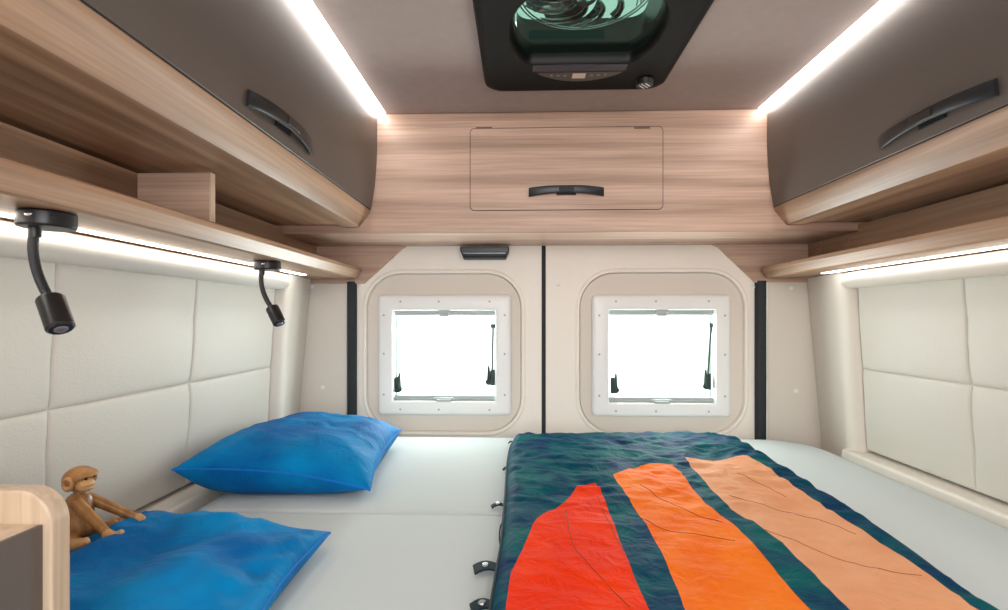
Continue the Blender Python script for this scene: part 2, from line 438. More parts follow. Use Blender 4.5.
def mk_window(name, out, op, stay_r, stay_l):
    x0, z1 = PXY(out[0], out[1]); x1, z0 = PXY(out[2], out[3])
    a0, b1 = PXY(op[0], op[1]); a1, b0 = PXY(op[2], op[3])
    root = bpy.data.objects.new(name, None); C.objects.link(root)
    loc = Vector(((x0+x1)/2, YD, z0)); root.location = loc; BASE[root.name] = loc; root.empty_display_size = .05
    root['kind'] = 'structure'
    bm = NB(); loops = []
    for k, y, r in ((0, .006, .014), (0, -.006, .014), (.0015, -.009, .0135), (.005, -.012, .012), (.012, -.0145, .010)):
        loops.append([(x, YD+y, z) for x, z in rr(x0+k, x1-k, z0+k, z1-k, r)])
    for k, y, r in ((-.006, -.0145, .010), (-.002, -.0135, .008), (0, -.010, .007), (0, .036, .007)):
        loops.append([(x, YD+y, z) for x, z in rr(a0+k, a1-k, b0+k, b1-k, r)])
    loops.append([(x, YD+.036, z) for x, z in rr(x0+.016, x1-.016, z0+.016, z1-.016, .010)])
    loops.append([(x, YD+.006, z) for x, z in rr(x0+.016, x1-.016, z0+.016, z1-.016, .010)])
    loops.append(loops[0])
    loft(bm, loops, False, False)
    obj('window_frame', bm, WHITE, root, angle=50)
    # screws in the frame
    mx, mz = (x0+a0)/2, (z0+b0)/2
    H = z1-z0; W = x1-x0
    for fx in (.17, .46, .84):
        for zz in ((z1+b1)/2+.004, (z0+b0)/2-.005):
            bm = NB(); cyl(bm, (x0+W*fx, YD-.0135, zz), (0, -1, 0), .0042, .0022, 12); obj('screw', bm, GREYP, root)
    for fz in (.17, .51, .83):
        for xx in ((x0+a0)/2-.006, (x1+a1)/2+.006):
            bm = NB(); cyl(bm, (xx, YD-.0135, z0+H*fz), (0, -1, 0), .0042, .0022, 12); obj('screw', bm, GREYP, root)
    # blind cassettes along top and bottom
    for zc, zd, nm in ((b1-.020, b1-.001, 'blind_rail'), (b0+.001, b0+.020, 'screen_rail')):
        bm = NB(); box(bm, a0+.003, a1-.003, YD+.002, YD+.016, zc, zd)
        box(bm, a0+.003, a1-.003, YD-.001, YD+.004, zc+.004, zc+.008)
        r_ = obj(nm, bm, GREYP, root, bevel=.0015)
    cx = (a0+a1)/2
    bm = NB(); box(bm, cx-.024, cx+.024, YD-.012, YD+.002, b1-.012, b1+.002); box(bm, cx-.019, cx+.019, YD-.008, YD+.0, b1-.024, b1-.012)
    obj('blind_catch', bm, GREYP, root, bevel=.002)
    bm = NB(); box(bm, cx-.040, cx+.040, YD-.008, YD+.002, b0+.002, b0+.013); box(bm, cx-.028, cx+.028, YD-.014, YD+.0, b0-.004, b0+.008)
    obj('screen_catch', bm, GREYP, root, bevel=.003)
    # sash and acrylic pane
    bm = NB(); plate(bm, rr(a0-.004, a1+.004, b0-.004, b1+.004, .01), [rr(a0+.006, a1-.006, b0+.012, b1-.012, .012)], lambda p: (p[0], YD+.037, p[1]), lambda p: (p[0], YD+.046, p[1]))
    obj('sash', bm, mat('sash_grey_'+name, (150, 168, 160), .3), root)
    bm = NB(); plate(bm, rr(a0-.003, a1+.003, b0-.003, b1+.003, .01), [], lambda p: (p[0], YD+.047, p[1]), lambda p: (p[0], YD+.051, p[1]))
    obj('pane', bm, PANE, root)
    # stays: locking lever with arm
    def px(p, Y=YD+.025): return atY(p[0], p[1], Y)
    bm = NB(); t, b = stay_r
    tube(bm, [px(t), px(b)], .0048, 8); obj('stay_arm', bm, GREENBLK if name == 'window_2' else GUN, root)
    bm = NB(); p = px(t); box(bm, p.x-.009, p.x+.009, YD+.016, YD+.034, p.z-.008, p.z+.008)
    obj('stay_pivot', bm, GREENBLK, root, bevel=.002)
    def lever(b, sg):
        bm = NB(); q = px(b)
        box(bm, q.x-.006, q.x+.011, YD+.014, YD+.034, q.z-.045, q.z+.018)
        obj('stay_hinge', bm, GREENBLK, root, bevel=.003)
        bm = NB(); u = Vector((q.x-.012*sg, YD+.012, q.z-.028)); tube(bm, [u, u+Vector((0, 0, .03)), u+Vector((-.001*sg, 0, .062))], [.010, .0075, .004], 10); 
        cyl(bm, u+Vector((0, .010, -.001)), (0, -1, 0), .013, .016, 16)
        obj('stay_lever', bm, GREENBLK, root)
    lever(stay_r[1], 1); lever(stay_l, -1)
mk_window('window_1', (379, 295, 511, 415), (393.5, 310.5, 495.5, 401), ((493, 326), (492, 374)), (397, 381))
mk_window('window_2', (592, 295, 729.5, 416.5), (608.5, 310, 714.5, 403), ((711, 325), (707.5, 378)), (612, 382))

# black grab handle at the top of the left-hand door
p0 = atY(460, 249, 1.90); p1 = atY(509, 258.5, 1.90)
bm = NB()
prof = []
N = 16
for i in range(N+1):
    t = i/N; x = p0.x+(p1.x-p0.x)*t; e = abs(2*t-1)
    prof.append((x, e))
outer = [(x, p1.z+.028*max(0, (e-.86)/.14)**2) for x, e in prof]
zt = .279
loops = []
for y, dz in ((YD-.001, .0), (1.93, 0), (1.915, .001), (1.905, .005), (1.902, .010)):
    loops.append([(x, y, z+dz) for x, z in outer]+[(p1.x, y, zt-.006), (p0.x, y, zt-.006)])
loft(bm, loops)
hd = thing('grab_handle', ((p0.x+p1.x)/2, 1.92, p1.z), 'small black grab handle on the top edge of the left rear door', 'handle')
obj('grip', bm, BLACKM, hd, bevel=.002)
bm = NB(); box(bm, p0.x+.012, p1.x-.012, 1.898, 1.904, p1.z+.017, p1.z+.024); obj('highlight_trim', bm, GUN, hd, bevel=.001)

# ---------------------------------------------------------------- rear locker
LX0, LX1 = XW-1.0, XW+1.0
rl = thing('rear_overhead_locker', (XC, 1.8, .28), 'light wood locker across the rear above the doors with one flap', 'cabinet')
bm = NB()
Lz = .281
prismY_pts = None
box(bm, LX0, LX1, YB, YD-.001, Lz, ZCEIL-.001)
obj('body', bm, W_X, rl, bevel=.003)
fx0, fz1 = PXY(470.5, 129, YB); fx1, fz0 = PXY(662.5, 209, YB)
bm = NB(); plate(bm, rr(fx0-.0022, fx1+.0022, fz0-.0022, fz1+.0022, .016), [], lambda p: (p[0], YB-.0008, p[1]), lambda p: (p[0], YB+.002, p[1]))
obj('flap_gap', bm, GAP, rl)
bm = NB(); plate(bm, rr(fx0, fx1, fz0, fz1, .014), [], lambda p: (p[0], YB-.0022, p[1]), lambda p: (p[0], YB+.001, p[1]))
flap = obj('flap', bm, W_X, rl)
for hx in (484, 642):
    c = atY(hx, 128, YB); bm = NB(); box(bm, c.x-.026, c.x+.026, YB-.003, YB+.001, c.z-.0035, c.z+.0025)
    obj('hinge', bm, mat('hinge_%d' % hx, (120, 90, 70), .5), flap)

def handle(parent, origin, along, out, L=.245, bow=.016, sub='handle'):
    """bowed bar handle: along = unit vector of its length, out = unit vector away from the door"""
    O, A, U = Vector(origin), Vector(along).normalized(), Vector(out).normalized(); Z = A.cross(U)
    if Z.z < 0: Z = -Z
    bm = NB(); loops = []; n = 20
    for i in range(n+1):
        t = -1+2*i/n; d = .0035+bow*(1-t*t)**.8 if abs(t) < 1 else .0035; arch = .007*(1-t*t)
        h = .0120+.003*abs(t)
        c = O+A*(L/2*t)+U*d+Z*arch
        loops.append([c+Z*h-U*.001, c+Z*(h-.002)+U*.0035, c-Z*(h-.004)+U*.0045, c-Z*h+U*.002, c-Z*h-U*.003, c+Z*(h-.003)-U*.003])
    loft(bm, loops)
    h_ = obj(sub, bm, BLACKM, parent, angle=40)
    for sg in (-1, 1):
        bm = NB(); c = O+A*(sg*(L/2-.012)); loft(bm, [[c+A*a*.011+Z*b*.007+U*u for a, b in ((-1, -1), (1, -1), (1, 1), (-1, 1))] for u in (0, .006)])
        obj('mount', bm, BLACK, h_)
    # shallow finger cup behind the middle
    bm = NB(); c = O; loft(bm, [[c+A*a*.032+Z*b*.010+U*u for a, b in ((-1, -1), (1, -1), (1, 1), (-1, 1))] for u in (0, .003)])
    obj('finger_cup', bm, BLACK, h_)
    bm = NB(); loops = []
    for i in range(7):
        t = -.2+.4*i/6; d = .0035+bow*(1-t*t)**.8+.0045; arch = .007*(1-t*t)
        c = O+A*(L/2*t)+U*d+Z*arch
        loops.append([c+Z*.006, c+Z*.006+U*.0015, c-Z*.008+U*.0018, c-Z*.008])
    loft(bm, loops); obj('push_button', bm, GUN, h_, angle=40)
    return h_
hc = atY(566, 192.5, YB)
handle(flap, (hc.x, YB-.0022, hc.z), (1, 0, 0), (0, -1, 0))

# ---------------------------------------------------------------- side overhead lockers
DP = [(.638, ZCEIL-.004), (.637, .62), (.637, .56), (.640, .50), (.645, .44), (.651, .40), (.658, .361)]
def overhead(s, side):
    root = thing('overhead_locker', (X(s, .8), .6, .30), 'dark taupe fronted overhead locker with light wood underside along the %s wall' % side, 'cabinet', None)
    body = [(h+.016, z) for h, z in DP]
    body[-1] = (.674, .361)
    prof = body+[(.6605, .3585), (.6640, .346), (.6985, .3035), (.705, .3015), (.752, .3015), (.752, .309), (.985, .309), (.985, ZCEIL-.001), (.654, ZCEIL-.001)]
    bm = NB(); prismY(bm, [(X(s, h), z) for h, z in prof], YN, YB-.0005)
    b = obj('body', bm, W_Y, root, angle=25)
    # pale reflecting edge strip on the bevel
    bm = NB()
    # dark seam line
    bm = NB(); prismY(bm, [(X(s, h), z) for h, z in [(.6600, .3590), (.6590, .3612), (.672, .364), (.672, .359)]], YN, YB-.001)
    obj('shadow_gap', bm, GAP, root)
    out = [(X(s, h), z) for h, z in DP]; inn = [(X(s, h+.0155), z) for h, z in DP[::-1]]
    y0 = .30
    for ya, yb in ((-.45, .297), (.300, YB-.003)):
        bm = NB(); prismY(bm, out+inn, ya, yb)
        d = obj('door', bm, DARK_DOOR, root, bevel=.0015, angle=30)
        if yb > 1:
            hy = 1.015; z = .394; nrm = Vector((-s, 0, -.16 if False else .0))
            handle(d, (X(s, .6515), hy, z), (0, 1, 0), (-s, 0, -.12), L=.275)
    return root
for side, s in SIDES.items(): overhead(s, side)

# ---------------------------------------------------------------- shelves under the lockers
def shelf(s, side):
    label = {'left': 'light wood wall shelf above the pillows with an upright divider, on the left wall',
             'right': 'light wood wall shelf without divider, on the right wall above the quilt side'}[side]
    root = thing('wall_shelf', (XSH(s, .85), .6, .15), label, 'shelf')
    e = .758
    prof = [(e+.004, .192), (e, .189), (e, .1785), (e+.003, .175), (e+.016, .1545), (e+.022, .1515), (.975, .1515), (.975, .192)]
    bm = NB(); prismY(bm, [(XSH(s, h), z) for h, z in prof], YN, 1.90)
    # rounded nose at the rear end
    b = obj('shelf_board', bm, W_Y, root, angle=25)
    bm = NB(); loops = []
    for k in range(6):
        a = PI/2*k/5; yy = 1.90+.028*math.sin(a); ins = .028*(1-math.cos(a))
        loops.append([(XSH(s, min(h+ins, .975)), yy, z) for h, z in prof])
    loft(bm, loops); obj('shelf_nose', bm, W_Y, root, angle=40)
    bm = box(NB(), min(XSH(s, .942), XSH(s, .975)), max(XSH(s, .942), XSH(s, .975)), YN, YD-.005, .1925, .2805 if False else .301)
    bm.free()
    bm = NB(); box(bm, min(XSH(s, .942), XSH(s, .975)), max(XSH(s, .942), XSH(s, .975)), YN, YB-.001, .1922, .3005)
    box(bm, min(XSH(s, .942), XSH(s, .975)), max(XSH(s, .942), XSH(s, .975)), YB-.001, YD-.022, .1922, .2795)
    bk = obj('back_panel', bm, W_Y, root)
    for yc in (1.70, 1.86):
        xi = XSH(s, .942); bm = NB()
        pts = [(yc-.014, .278 if yc > YB else .30), (yc-.014, .240)]+[(yc-.014*math.cos(a), .240-.014*math.sin(a)) for a in [PI*k/8 for k in range(1, 8)]]+[(yc+.014, .240), (yc+.014, .278)]
        loft(bm, [[(xx, y, z) for y, z in pts] for xx in (xi, xi-s*.003)])
        obj('fixing_cover', bm, wood('cover_%s_%d' % (side, yc*100), (190, 150, 122), (165, 126, 100), 'Y'), bk)
    if s < 0:
        bm = NB(); box(bm, XSH(s, .9415), XSH(s, .788), 1.012, 1.027, .1922, .3005); dv = obj('divider', bm, W_X, root, bevel=.001)
        bm = NB(); box(bm, XSH(s, .788), XSH(s, .7855), 1.0125, 1.0265, .1924, .3003); obj('edge_band', bm, W_PALE, dv)
    # corner board behind the shelf end, cut to the door's chamfer
    return root
for side, s in SIDES.items(): shelf(s, side)
def corner(name_label, pts):
    bm = NB(); P = [PXY(x, y, 1.93) for x, y in pts]; P = [(x, .2805 if z > .273 else z) for x, z in P]
    loft(bm, [[(x, y, z) for x, z in P] for y in (1.930, 1.947)])
    tag(obj('corner_board', bm, W_X, bevel=.0015), name_label, 'board')
corner('dark-shaded wooden corner board with a slanted edge behind the left shelf end', [(307.5, 245), (406, 245), (402, 248.5), (363.5, 283.5), (307.5, 283.5)])
corner('dark-shaded wooden corner board with a slanted edge behind the right shelf end', [(713, 243.5), (826, 243.5), (826, 282.5), (756.5, 282.5), (719, 247)])

# ---------------------------------------------------------------- LED strips
for side, s in SIDES.items():
    bm = NB(); prismY(bm, [(X(s, .6365), ZCEIL-.0005), (X(s, .6355), ZCEIL-.016), (X(s, .609), ZCEIL-.0005)], YN, YB-.004)
    r = thing('ceiling_light_strip', (X(s, .626), .6, ZCEIL-.006), 'glowing white light strip along the ceiling beside the %s dark locker' % side, 'light strip')
    obj('diffuser', bm, LED, r)
    bm = NB(); box(bm, min(XWL(s, .898), XWL(s, .880)), max(XWL(s, .898), XWL(s, .880)), YN, 1.72, .1495, .1512)
    r = thing('shelf_light_strip', (X(s, .905), .6, .1455), 'glowing warm light strip under the %s wall shelf' % side, 'light strip')
    obj('diffuser', bm, LEDW, r)

# ---------------------------------------------------------------- roof vent
VZ = ZCEIL
vent = thing('roof_vent_fan', (XC-.012, 1.19, VZ-.03), 'black roof vent with silver fan behind a smoky green cover in the ceiling', 'roof vent')
def vl(k, z, fy=0):
    x0, x1, y0, y1 = XC-.262+k, XC+.240-k, .935+k, 1.440-k
    return [(x, y, z) for x, y in rr(x0, x1, y0, y1, .045)]
# outline of the oval opening, flattened on its far side
def oval(k, z, n=72):
    out = []
    cx, cy, a, b = XC-.012, 1.145, .178-k, .178-k
    for i in range(n):
        t = 2*PI*i/n; ct, st = math.cos(t), math.sin(t)
        e = .86
        x = cx+a*math.copysign(abs(ct)**e, ct); y = cy+b*math.copysign(abs(st)**e, st)
        y = min(y, 1.275-k*.6)
        out.append((x, y, z))
    return out
bm = NB()
zf = VZ-.034
ob = vl(.020, 0); ov = oval(0, 0)
plate(bm, [(p[0], p[1]) for p in ob], [[(p[0], p[1]) for p in ov]], lambda p: (p[0], p[1], zf), lambda p: (p[0], p[1], zf+.003))
loft(bm, [vl(0, VZ-.0005), vl(0, VZ-.018), vl(.003, VZ-.026), vl(.009, VZ-.031), vl(.020, zf)], False, False)
obj('bezel', bm, mat('vent_bezel', (17, 15, 13), .6, spec=.1, bump=.15, bscale=700), vent, angle=40)
bm = NB()
loft(bm, [oval(0, zf), oval(.006, zf+.006), oval(.010, zf+.02), oval(.014, zf+.05)], False, False)
obj('opening_rim', bm, mat('vent_rim', (6, 8, 8), .45, spec=.3), vent, angle=60)
bm = NB()
loft(bm, [[(x, y, z) for x, y in rr(VX0+.004, VX1-.004, VY0+.004, VY1-.004, .04)] for z in (zf+.045, VZ+.12)], False, False)
obj('duct', bm, mat('duct', (14, 24, 26), .35), vent)
bm = NB(); L = []
for k in range(8):
    a = PI/2*k/7; L.append([(XC-.005+(x-XC+.005)*math.cos(a*.93), 1.17+(y-1.17)*math.cos(a*.93), VZ+.12+.06*math.sin(a)) for x, y in rr(VX0-.02, VX1+.02, VY0-.02, VY1+.02, .06)])
loft(bm, L, False, True); obj('dome_lid', bm, DOME, vent)
# fan: hub + silver curved blades + guard rings
fc = Vector((XC-.022, 1.085, VZ+.035))
bm = NB(); cyl(bm, fc-Vector((0, 0, .022)), (0, 0, 1), .026, .05, 28, .036); ellipsoid(bm, fc-Vector((0, 0, .022)), (.026, .026, .012))
fan = obj('fan_hub', bm, GUN, vent, angle=40)
for i in range(10):
    a0 = 2*PI*i/10; bm = NB(); rows = []
    for j in range(11):
        t = j/10; r = .030+.105*t; ang = a0+.9*t*t; w = .10+.22*math.sin(PI*min(1, t*1.05+.05))*.9
        tilt = .014*(1-.4*t)
        pa = fc+Vector((r*math.cos(ang), r*math.sin(ang), -tilt)); pb = fc+Vector((r*math.cos(ang+w), r*math.sin(ang+w), tilt))
        rows.append([pa, pb, pb+Vector((0, 0, .0015)), pa+Vector((0, 0, .0015))])
    loft(bm, rows); bl = obj('fan_blade', bm, STEEL if i % 2 else GUN, fan, angle=40)
    for k in range(2):
        bm = NB(); pts = []
        for j in range(9):
            t = j/8; r = .036+.10*t; ang = a0+.9*t*t+.12*(k+.4); pts.append(fc+Vector((r*math.cos(ang), r*math.sin(ang), -.012+.006*k)))
        tube(bm, pts, .0016, 6); obj('blade_rib', bm, STEEL, bl)
bm = NB()
for r in (.142, .150):
    tube(bm, [fc+Vector((r*math.cos(2*PI*i/48), r*math.sin(2*PI*i/48), -.006)) for i in range(49)], .0018, 6, False)
obj('fan_ring', bm, STEEL, vent)
# insect screen frame / glossy inner cover just inside the bezel
bm = NB(); plate(bm, [(p[0], p[1]) for p in oval(.012, 0)], [], lambda p: (p[0], p[1], zf+.024), lambda p: (p[0], p[1], zf+.026))
obj('inner_cover', bm, COVER, vent)
# control strip on the far side of the opening
bm = NB(); box(bm, XC-.130, XC+.112, 1.278, 1.312, zf-.002, zf+.002)
cp = obj('control_strip', bm, mat('control_navy', (34, 42, 54), .2), vent, bevel=.001)
bm = NB(); pts = [(XC-.120+.226*i/20, 1.314+.050*math.sin(PI*i/20)**.7) for i in range(21)]
loft(bm, [[(x, y, z) for x, y in pts] for z in (zf-.003, zf+.002)])
kp = obj('keypad', bm, mat('keypad', (52, 46, 44), .3), vent)
bm = NB(); box(bm, XC-.024, XC+.010, 1.320, 1.345, zf-.0042, zf-.002); obj('display', bm, LCD, kp)
for i, dx in enumerate((-.080, -.062, -.044, .026, .044, .062)):
    bm = NB(); cyl(bm, (XC+dx, 1.332-abs(dx+.007)*.06, zf-.002), (0, 0, -1), .0042, .002, 12); obj('key', bm, mat('key_%d' % i, (120, 110, 106), .4), kp)
bm = NB(); kc = Vector((XC+.176, 1.372, zf)); cyl(bm, kc, (0, 0, -1), .024, .014, 28, .022)
kn = obj('knob', bm, BLACK, vent, bevel=.001)
for k in range(3):
    bm = NB(); d = Vector((1, 1, 0)).normalized(); q = kc+Vector((1, -1, 0)).normalized()*(.009*(k-1))+Vector((0, 0, -.0145))
    l = .015 if k == 1 else .011
    tube(bm, [q-d*l, q+d*l], .0014, 6); obj('knob_mark', bm, WHITE, kn)

# ---------------------------------------------------------------- gooseneck reading lamps
def lamp():
    zc = .1512; c = Vector((X(-1, .840), .695, zc))
    root = thing('reading_lamp', c, 'black gooseneck reading lamp under the left shelf, the large one nearest the camera', 'lamp', None)
    bm = NB(); cyl(bm, c, (0, 0, -1), .034, .023, 40)
    b = obj('mounting_base', bm, BLACKM, root, bevel=.003, angle=40)
    bm = NB(); ellipsoid(bm, c+Vector((.006, -.034, -.009)), (.006, .002, .0035), seg=12, ring=8); obj('switch', bm, STEEL, b)
    bm = NB(); ellipsoid(bm, c+Vector((.027, -.021, -.010)), (.002, .002, .002), seg=10, ring=8); obj('screw', bm, GUN, b)
    n0 = c+Vector((-.012, -.006, -.022))
    path = smoothpath([n0, n0+Vector((-.001, -.002, -.030)), n0+Vector((.006, -.004, -.060)), n0+Vector((.021, -.008, -.088)), n0+Vector((.033, -.011, -.102))])
    bm = NB(); tube(bm, path, .0062, 14); obj('gooseneck', bm, mat('neck_black', (34, 36, 40), .5, bump=.5, bscale=400), root)
    bm = NB(); tube(bm, [n0, n0-Vector((0, 0, .014))], .0075, 14); obj('neck_collar', bm, BLACK, root)
    h0 = path[-1]; ax = Vector((.027, -.012, -.043)).normalized()
    bm = NB(); tube(bm, [h0-ax*.004, h0, h0+ax*.002, h0+ax*.050], [.009, .0155, .0165, .0165], 28)
    hd = obj('lamp_head', bm, BLACK, root, bevel=.001, angle=40)
    e = h0+ax*.0505
    bm = NB(); tube(bm, [e-ax*.0005, e+ax*.0015], [.0155, .0135], 28); obj('lens_ring', bm, GUN, hd)
    bm = NB(); ellipsoid(bm, e+ax*.001, (.0085, .0085, .003), rot=ax.to_track_quat('Z', 'Y').to_matrix(), seg=16, ring=8); obj('lens', bm, mat('lens', (150, 140, 140), .1, metal=.6), hd)
    return root
def copy_tree(o, parent=None):
    c = o.copy(); C.objects.link(c)
    if parent is not None: c.parent = parent
    for ch in list(o.children): copy_tree(ch, c)
    return c
lamp1 = lamp()
bpy.context.view_layer.update()
lamp2 = copy_tree(lamp1)
lamp2.location = Vector((X(-1, .840), 1.32, .1512)); lamp2['label'] = 'black gooseneck reading lamp under the left shelf, the far one near the rear pillar'

# ---------------------------------------------------------------- bed
bm = box(NB(), -.785, 1.065, BY0, 1.90, -LIFT, -.585)
tag(obj('bed_platform', bm, W_X, bevel=.003), 'wooden bed platform under the two mattress sections', 'bed base')
def mattress(x0, x1, y0, y1, top, rad4, label, ry=(.45, 1)):
    bm = NB(); loops = []
    def outl(k, z):
        out = []
        a0, a1, b0, b1 = x0+k, x1-k, y0+k*ry[0], y1-k*ry[1]
        for (cx, cy, s, r) in ((a1, b1, 0, rad4[0]), (a0, b1, 90, rad4[1]), (a0, b0, 180, rad4[2]), (a1, b0, 270, rad4[3])):
            r = max(.005, r-k*.5); ox = -r if s in (0, 270) else r; oy = -r if s in (0, 90) else r
            for i in range(11):
                a = math.radians(s+9*i); out.append((cx+ox+r*math.cos(a), cy+oy+r*math.sin(a), z))
        return out
    loops.append(outl(.012, -.584)); loops.append(outl(0, -.57)); loops.append(outl(0, top-.055))
    for i in range(1, 9):
        a = PI/2*i/8; loops.append(outl(.085*(1-math.cos(a)), top-.055+.055*math.sin(a)))
    loops.append(outl(.16, top+.001)); loops.append(outl(.26, top+.0015))
    loft(bm, loops)
    return tag(obj('mattress', bm, SHEET, angle=60), label, 'mattress')
mattress(-.785, .298, 1.115, 1.895, -.437, (.02, .12, .06, .02), 'white sheeted mattress section under the rear pillow', (.06, 1))
mattress(-.785, .298, BY0, 1.112, -.4385, (.01, .01, .03, .02), 'white sheeted mattress section under the near pillow', (.45, .06))
mattress(.300, 1.067, BY0, 1.895, -.437, (.17, .02, .02, .03), 'white sheeted mattress section with a rounded edge beside the right ledge')
struct(obj('trim_6', box(NB(), XW-1.02, -.787, 1.702, 1.93, -.62, -.47), LEATH_S))
struct(obj('trim_7', box(NB(), 1.068, XW+1.02, 1.702, 1.93, -.62, -.52), LEATH_S))
struct(obj('wall_rear', box(NB(), -.93, 1.26, 1.985, 2.05, -LIFT, -.60), WALLP))

# ---------------------------------------------------------------- pillows
def pillow(corners, h, label, wr=1.0, seed=0, flatbottom=None, edge_h=0.0, crown=(0, 0), pw=.55):
    """corners: front-left, front-right, back-right, back-left (3-D)"""
    c00, c10, c11, c01 = [Vector(c) for c in corners]
    cen = (c00+c10+c11+c01)/4
    root = thing('pillow', (cen.x, cen.y, min(c.z for c in (c00, c10, c11, c01))-.02), label, 'pillow')
    n = 64
    def basep(u, v):
        uu = u*(1-.075*(1-v*v)*abs(u)**1.5) ; vv = v*(1-.075*(1-u*u)*abs(v)**1.5)
        a, b = (uu+1)/2, (vv+1)/2
        P = (c00*(1-a)+c10*a)*(1-b)+(c01*(1-a)+c11*a)*b
        return P+Vector((0, 0, edge_h*((1-u*u)*v*v+(1-v*v)*u*u)))
    def prof(u, v):
        return (max(0, 1-abs(u)**2.4)*max(0, 1-abs(v)**2.4))**pw
    def wrinkle(u, v):
        p = Vector((u*1.6+seed, v*1.6, seed*.7))
        e = max(abs(u), abs(v))
        r = .5-abs(noise.noise(p*2.1))
        ang = math.atan2(v, u)
        rad = math.sin(ang*17+noise.noise(p*1.3)*4)*max(0, e-.45)*.0045*(1-e)*4
        return ((r-.3)*.016*abs(noise.noise(p*.9+Vector((3,1,2))))*2+noise.noise(p*1.4)*.014+rad)*wr
    bm = NB(); top = []; bot = []
    for i in range(n+1):
        rt, rb = [], []
        for j in range(n+1):
            # denser near the edge
            u = math.sin(PI/2*(-1+2*i/n)); v = math.sin(PI/2*(-1+2*j/n))
            b = basep(u, v); k = prof(u, v)
            env = min(1, k*1.6)
            t = b+Vector((0, 0, h*k+wrinkle(u, v)*env))
            q = min(1, k*1.35); q = math.sin(PI/2*q)
            zb = b.z+(flatbottom-b.z)*q
            rt.append(bm.verts.new(t))
            rb.append(rt[-1] if i in (0, n) or j in (0, n) else bm.verts.new((b.x, b.y, zb)))
        top.append(rt); bot.append(rb)
    for i in range(n):
        for j in range(n):
            bm.faces.new((top[i][j], top[i+1][j], top[i+1][j+1], top[i][j+1]))
            q = [bot[i][j], bot[i][j+1], bot[i+1][j+1], bot[i+1][j]]
            if len(set(q)) == 4:
                try: bm.faces.new(q)
                except ValueError: pass
    obj('cover', bm, VELV, root, angle=0)
    bm = NB(); m = 40; pts = []
    for (a, b) in ((0, 1), (1, 2), (2, 3), (3, 0)):
        C4 = ((-1, -1), (1, -1), (1, 1), (-1, 1))
        for i in range(m):
            t = i/m; pts.append(basep(C4[a][0]*(1-t)+C4[b][0]*t, C4[a][1]*(1-t)+C4[b][1]*t))
    pts.append(pts[0]); tube(bm, pts, .0022, 6, False); obj('seam', bm, SEAMB, root)
    return root
pillow([atY(172, 470, 1.14), (-.352, 1.165, -.405), (-.405, 1.70, -.385), (-.80, 1.66, -.355)], .074, 'plump bright blue velvet pillow at the rear, beside the left padded wall', .8, 1.3, -.4352, pw=.5, edge_h=.012)
pillow([(-.77, .56, -.405), (-.335, .56, -.41), atY(330, 533, .93), (-.765, .995, -.395)], .037, 'crumpled bright blue velvet pillow under the wooden monkey', 1.5, 4.2, -.4365, pw=.42, edge_h=.006)

# ---------------------------------------------------------------- quilt
ZQ = -.429
def q2(px, py, z=-.425):
    p = atZ(px, py, z); return (p.x, p.y)
def q3(px, py): return q2(px, py, -.413)
def qz(x, y):
    """height of the quilt top over the bed"""
    fall = max(0, y-1.62)
    p = Vector((x*3.1+2, y*3.1, .3))
    big = noise.noise(p)*.010
    n2 = .5-abs(noise.noise(Vector((x*6+y*4, y*11-x*3, 1.7))))
    n3 = .5-abs(noise.noise(Vector((x*15-y*9, y*24+x*8, 4.1))))
    amp = .35+.65*min(1, max(0, (y-.95)/.35))
    return ZQ+.012+.005*min(1, max(0, (y-1.4)/.2))+big*.8+(n2*.019+n3*.009)*amp
outline = [q2(*p) for p in [(490, 612), (496, 574), (501, 545), (503, 522), (505.5, 490), (507, 465), (510, 448), (514, 441)]]
outline = [(-.045, .57)]+outline
back = [q2(525, 438.5), q2(560, 438), q2(610, 438.5), q2(640, 439.5), q2(680, 438.5), q2(715, 440), q2(737, 443)]
right = [q2(747, 450), q2(770, 463), q2(812, 488), q2(858, 516), q2(905, 548), q2(950, 582), q2(992, 612)]
right += [(right[-1][0]-.004, .57)]
OUT = [tuple(p) for p in outline+back+right]
def cl(p): return [tuple(x) for x in p]
redp = cl([q3(*p) for p in [(506, 612), (511, 579), (523, 555), (529, 541), (533, 531), (537, 524), (543, 519), (555, 513), (564, 508), (571, 498), (578, 490), (586, 487.5), (595, 486.5), (600, 493), (609, 515), (620, 545), (633, 578), (648, 612)]]+[(.178, .59), (-.02, .59)])
orap = cl([q3(*p) for p in [(684, 612), (677.5, 593), (661, 556), (646.5, 529), (626, 500), (613, 481), (622, 477), (632.7, 470.5), (641, 467), (650, 466), (661, 466.5), (670.6, 469), (681, 477), (691, 491), (705, 508), (720, 519), (733, 528), (748, 543), (762, 560), (785, 586), (808, 612)]]+[(.405, .59), (.225, .59)])
peap = cl([q3(*p) for p in [(846, 612), (815, 580), (790, 555), (775, 542), (753, 527), (731, 514), (714, 497), (700, 482), (693, 473), (685, 462.5), (705, 463), (725.6, 463.5), (743, 460), (771, 475), (802.8, 496), (846, 523), (880, 545), (912, 567), (950, 594), (970, 612)]]+[(.635, .59), (.455, .59)])
def inside(p, poly):
    x, y = p; c = False; n = len(poly)
    for i in range(n):
        x1, y1 = poly[i]; x2, y2 = poly[(i+1) % n]
        if (y1 > y) != (y2 > y) and x < (x2-x1)*(y-y1)/(y2-y1)+x1: c = not c
    return c
def densify(poly, d=.02):
    out = []
    for i in range(len(poly)):
        a, b = Vector(poly[i]), Vector(poly[(i+1) % len(poly)]); n = max(1, int((b-a).length/d))
        for k in range(n): out.append(tuple(a.lerp(b, k/n)))
    return out
polys = [densify(OUT), densify(redp), densify(orap), densify(peap)]
V, E = [], []
for P in polys:
    k = len(V); V += [Vector(p) for p in P]; E += [(k+i, k+(i+1) % len(P)) for i in range(len(P))]
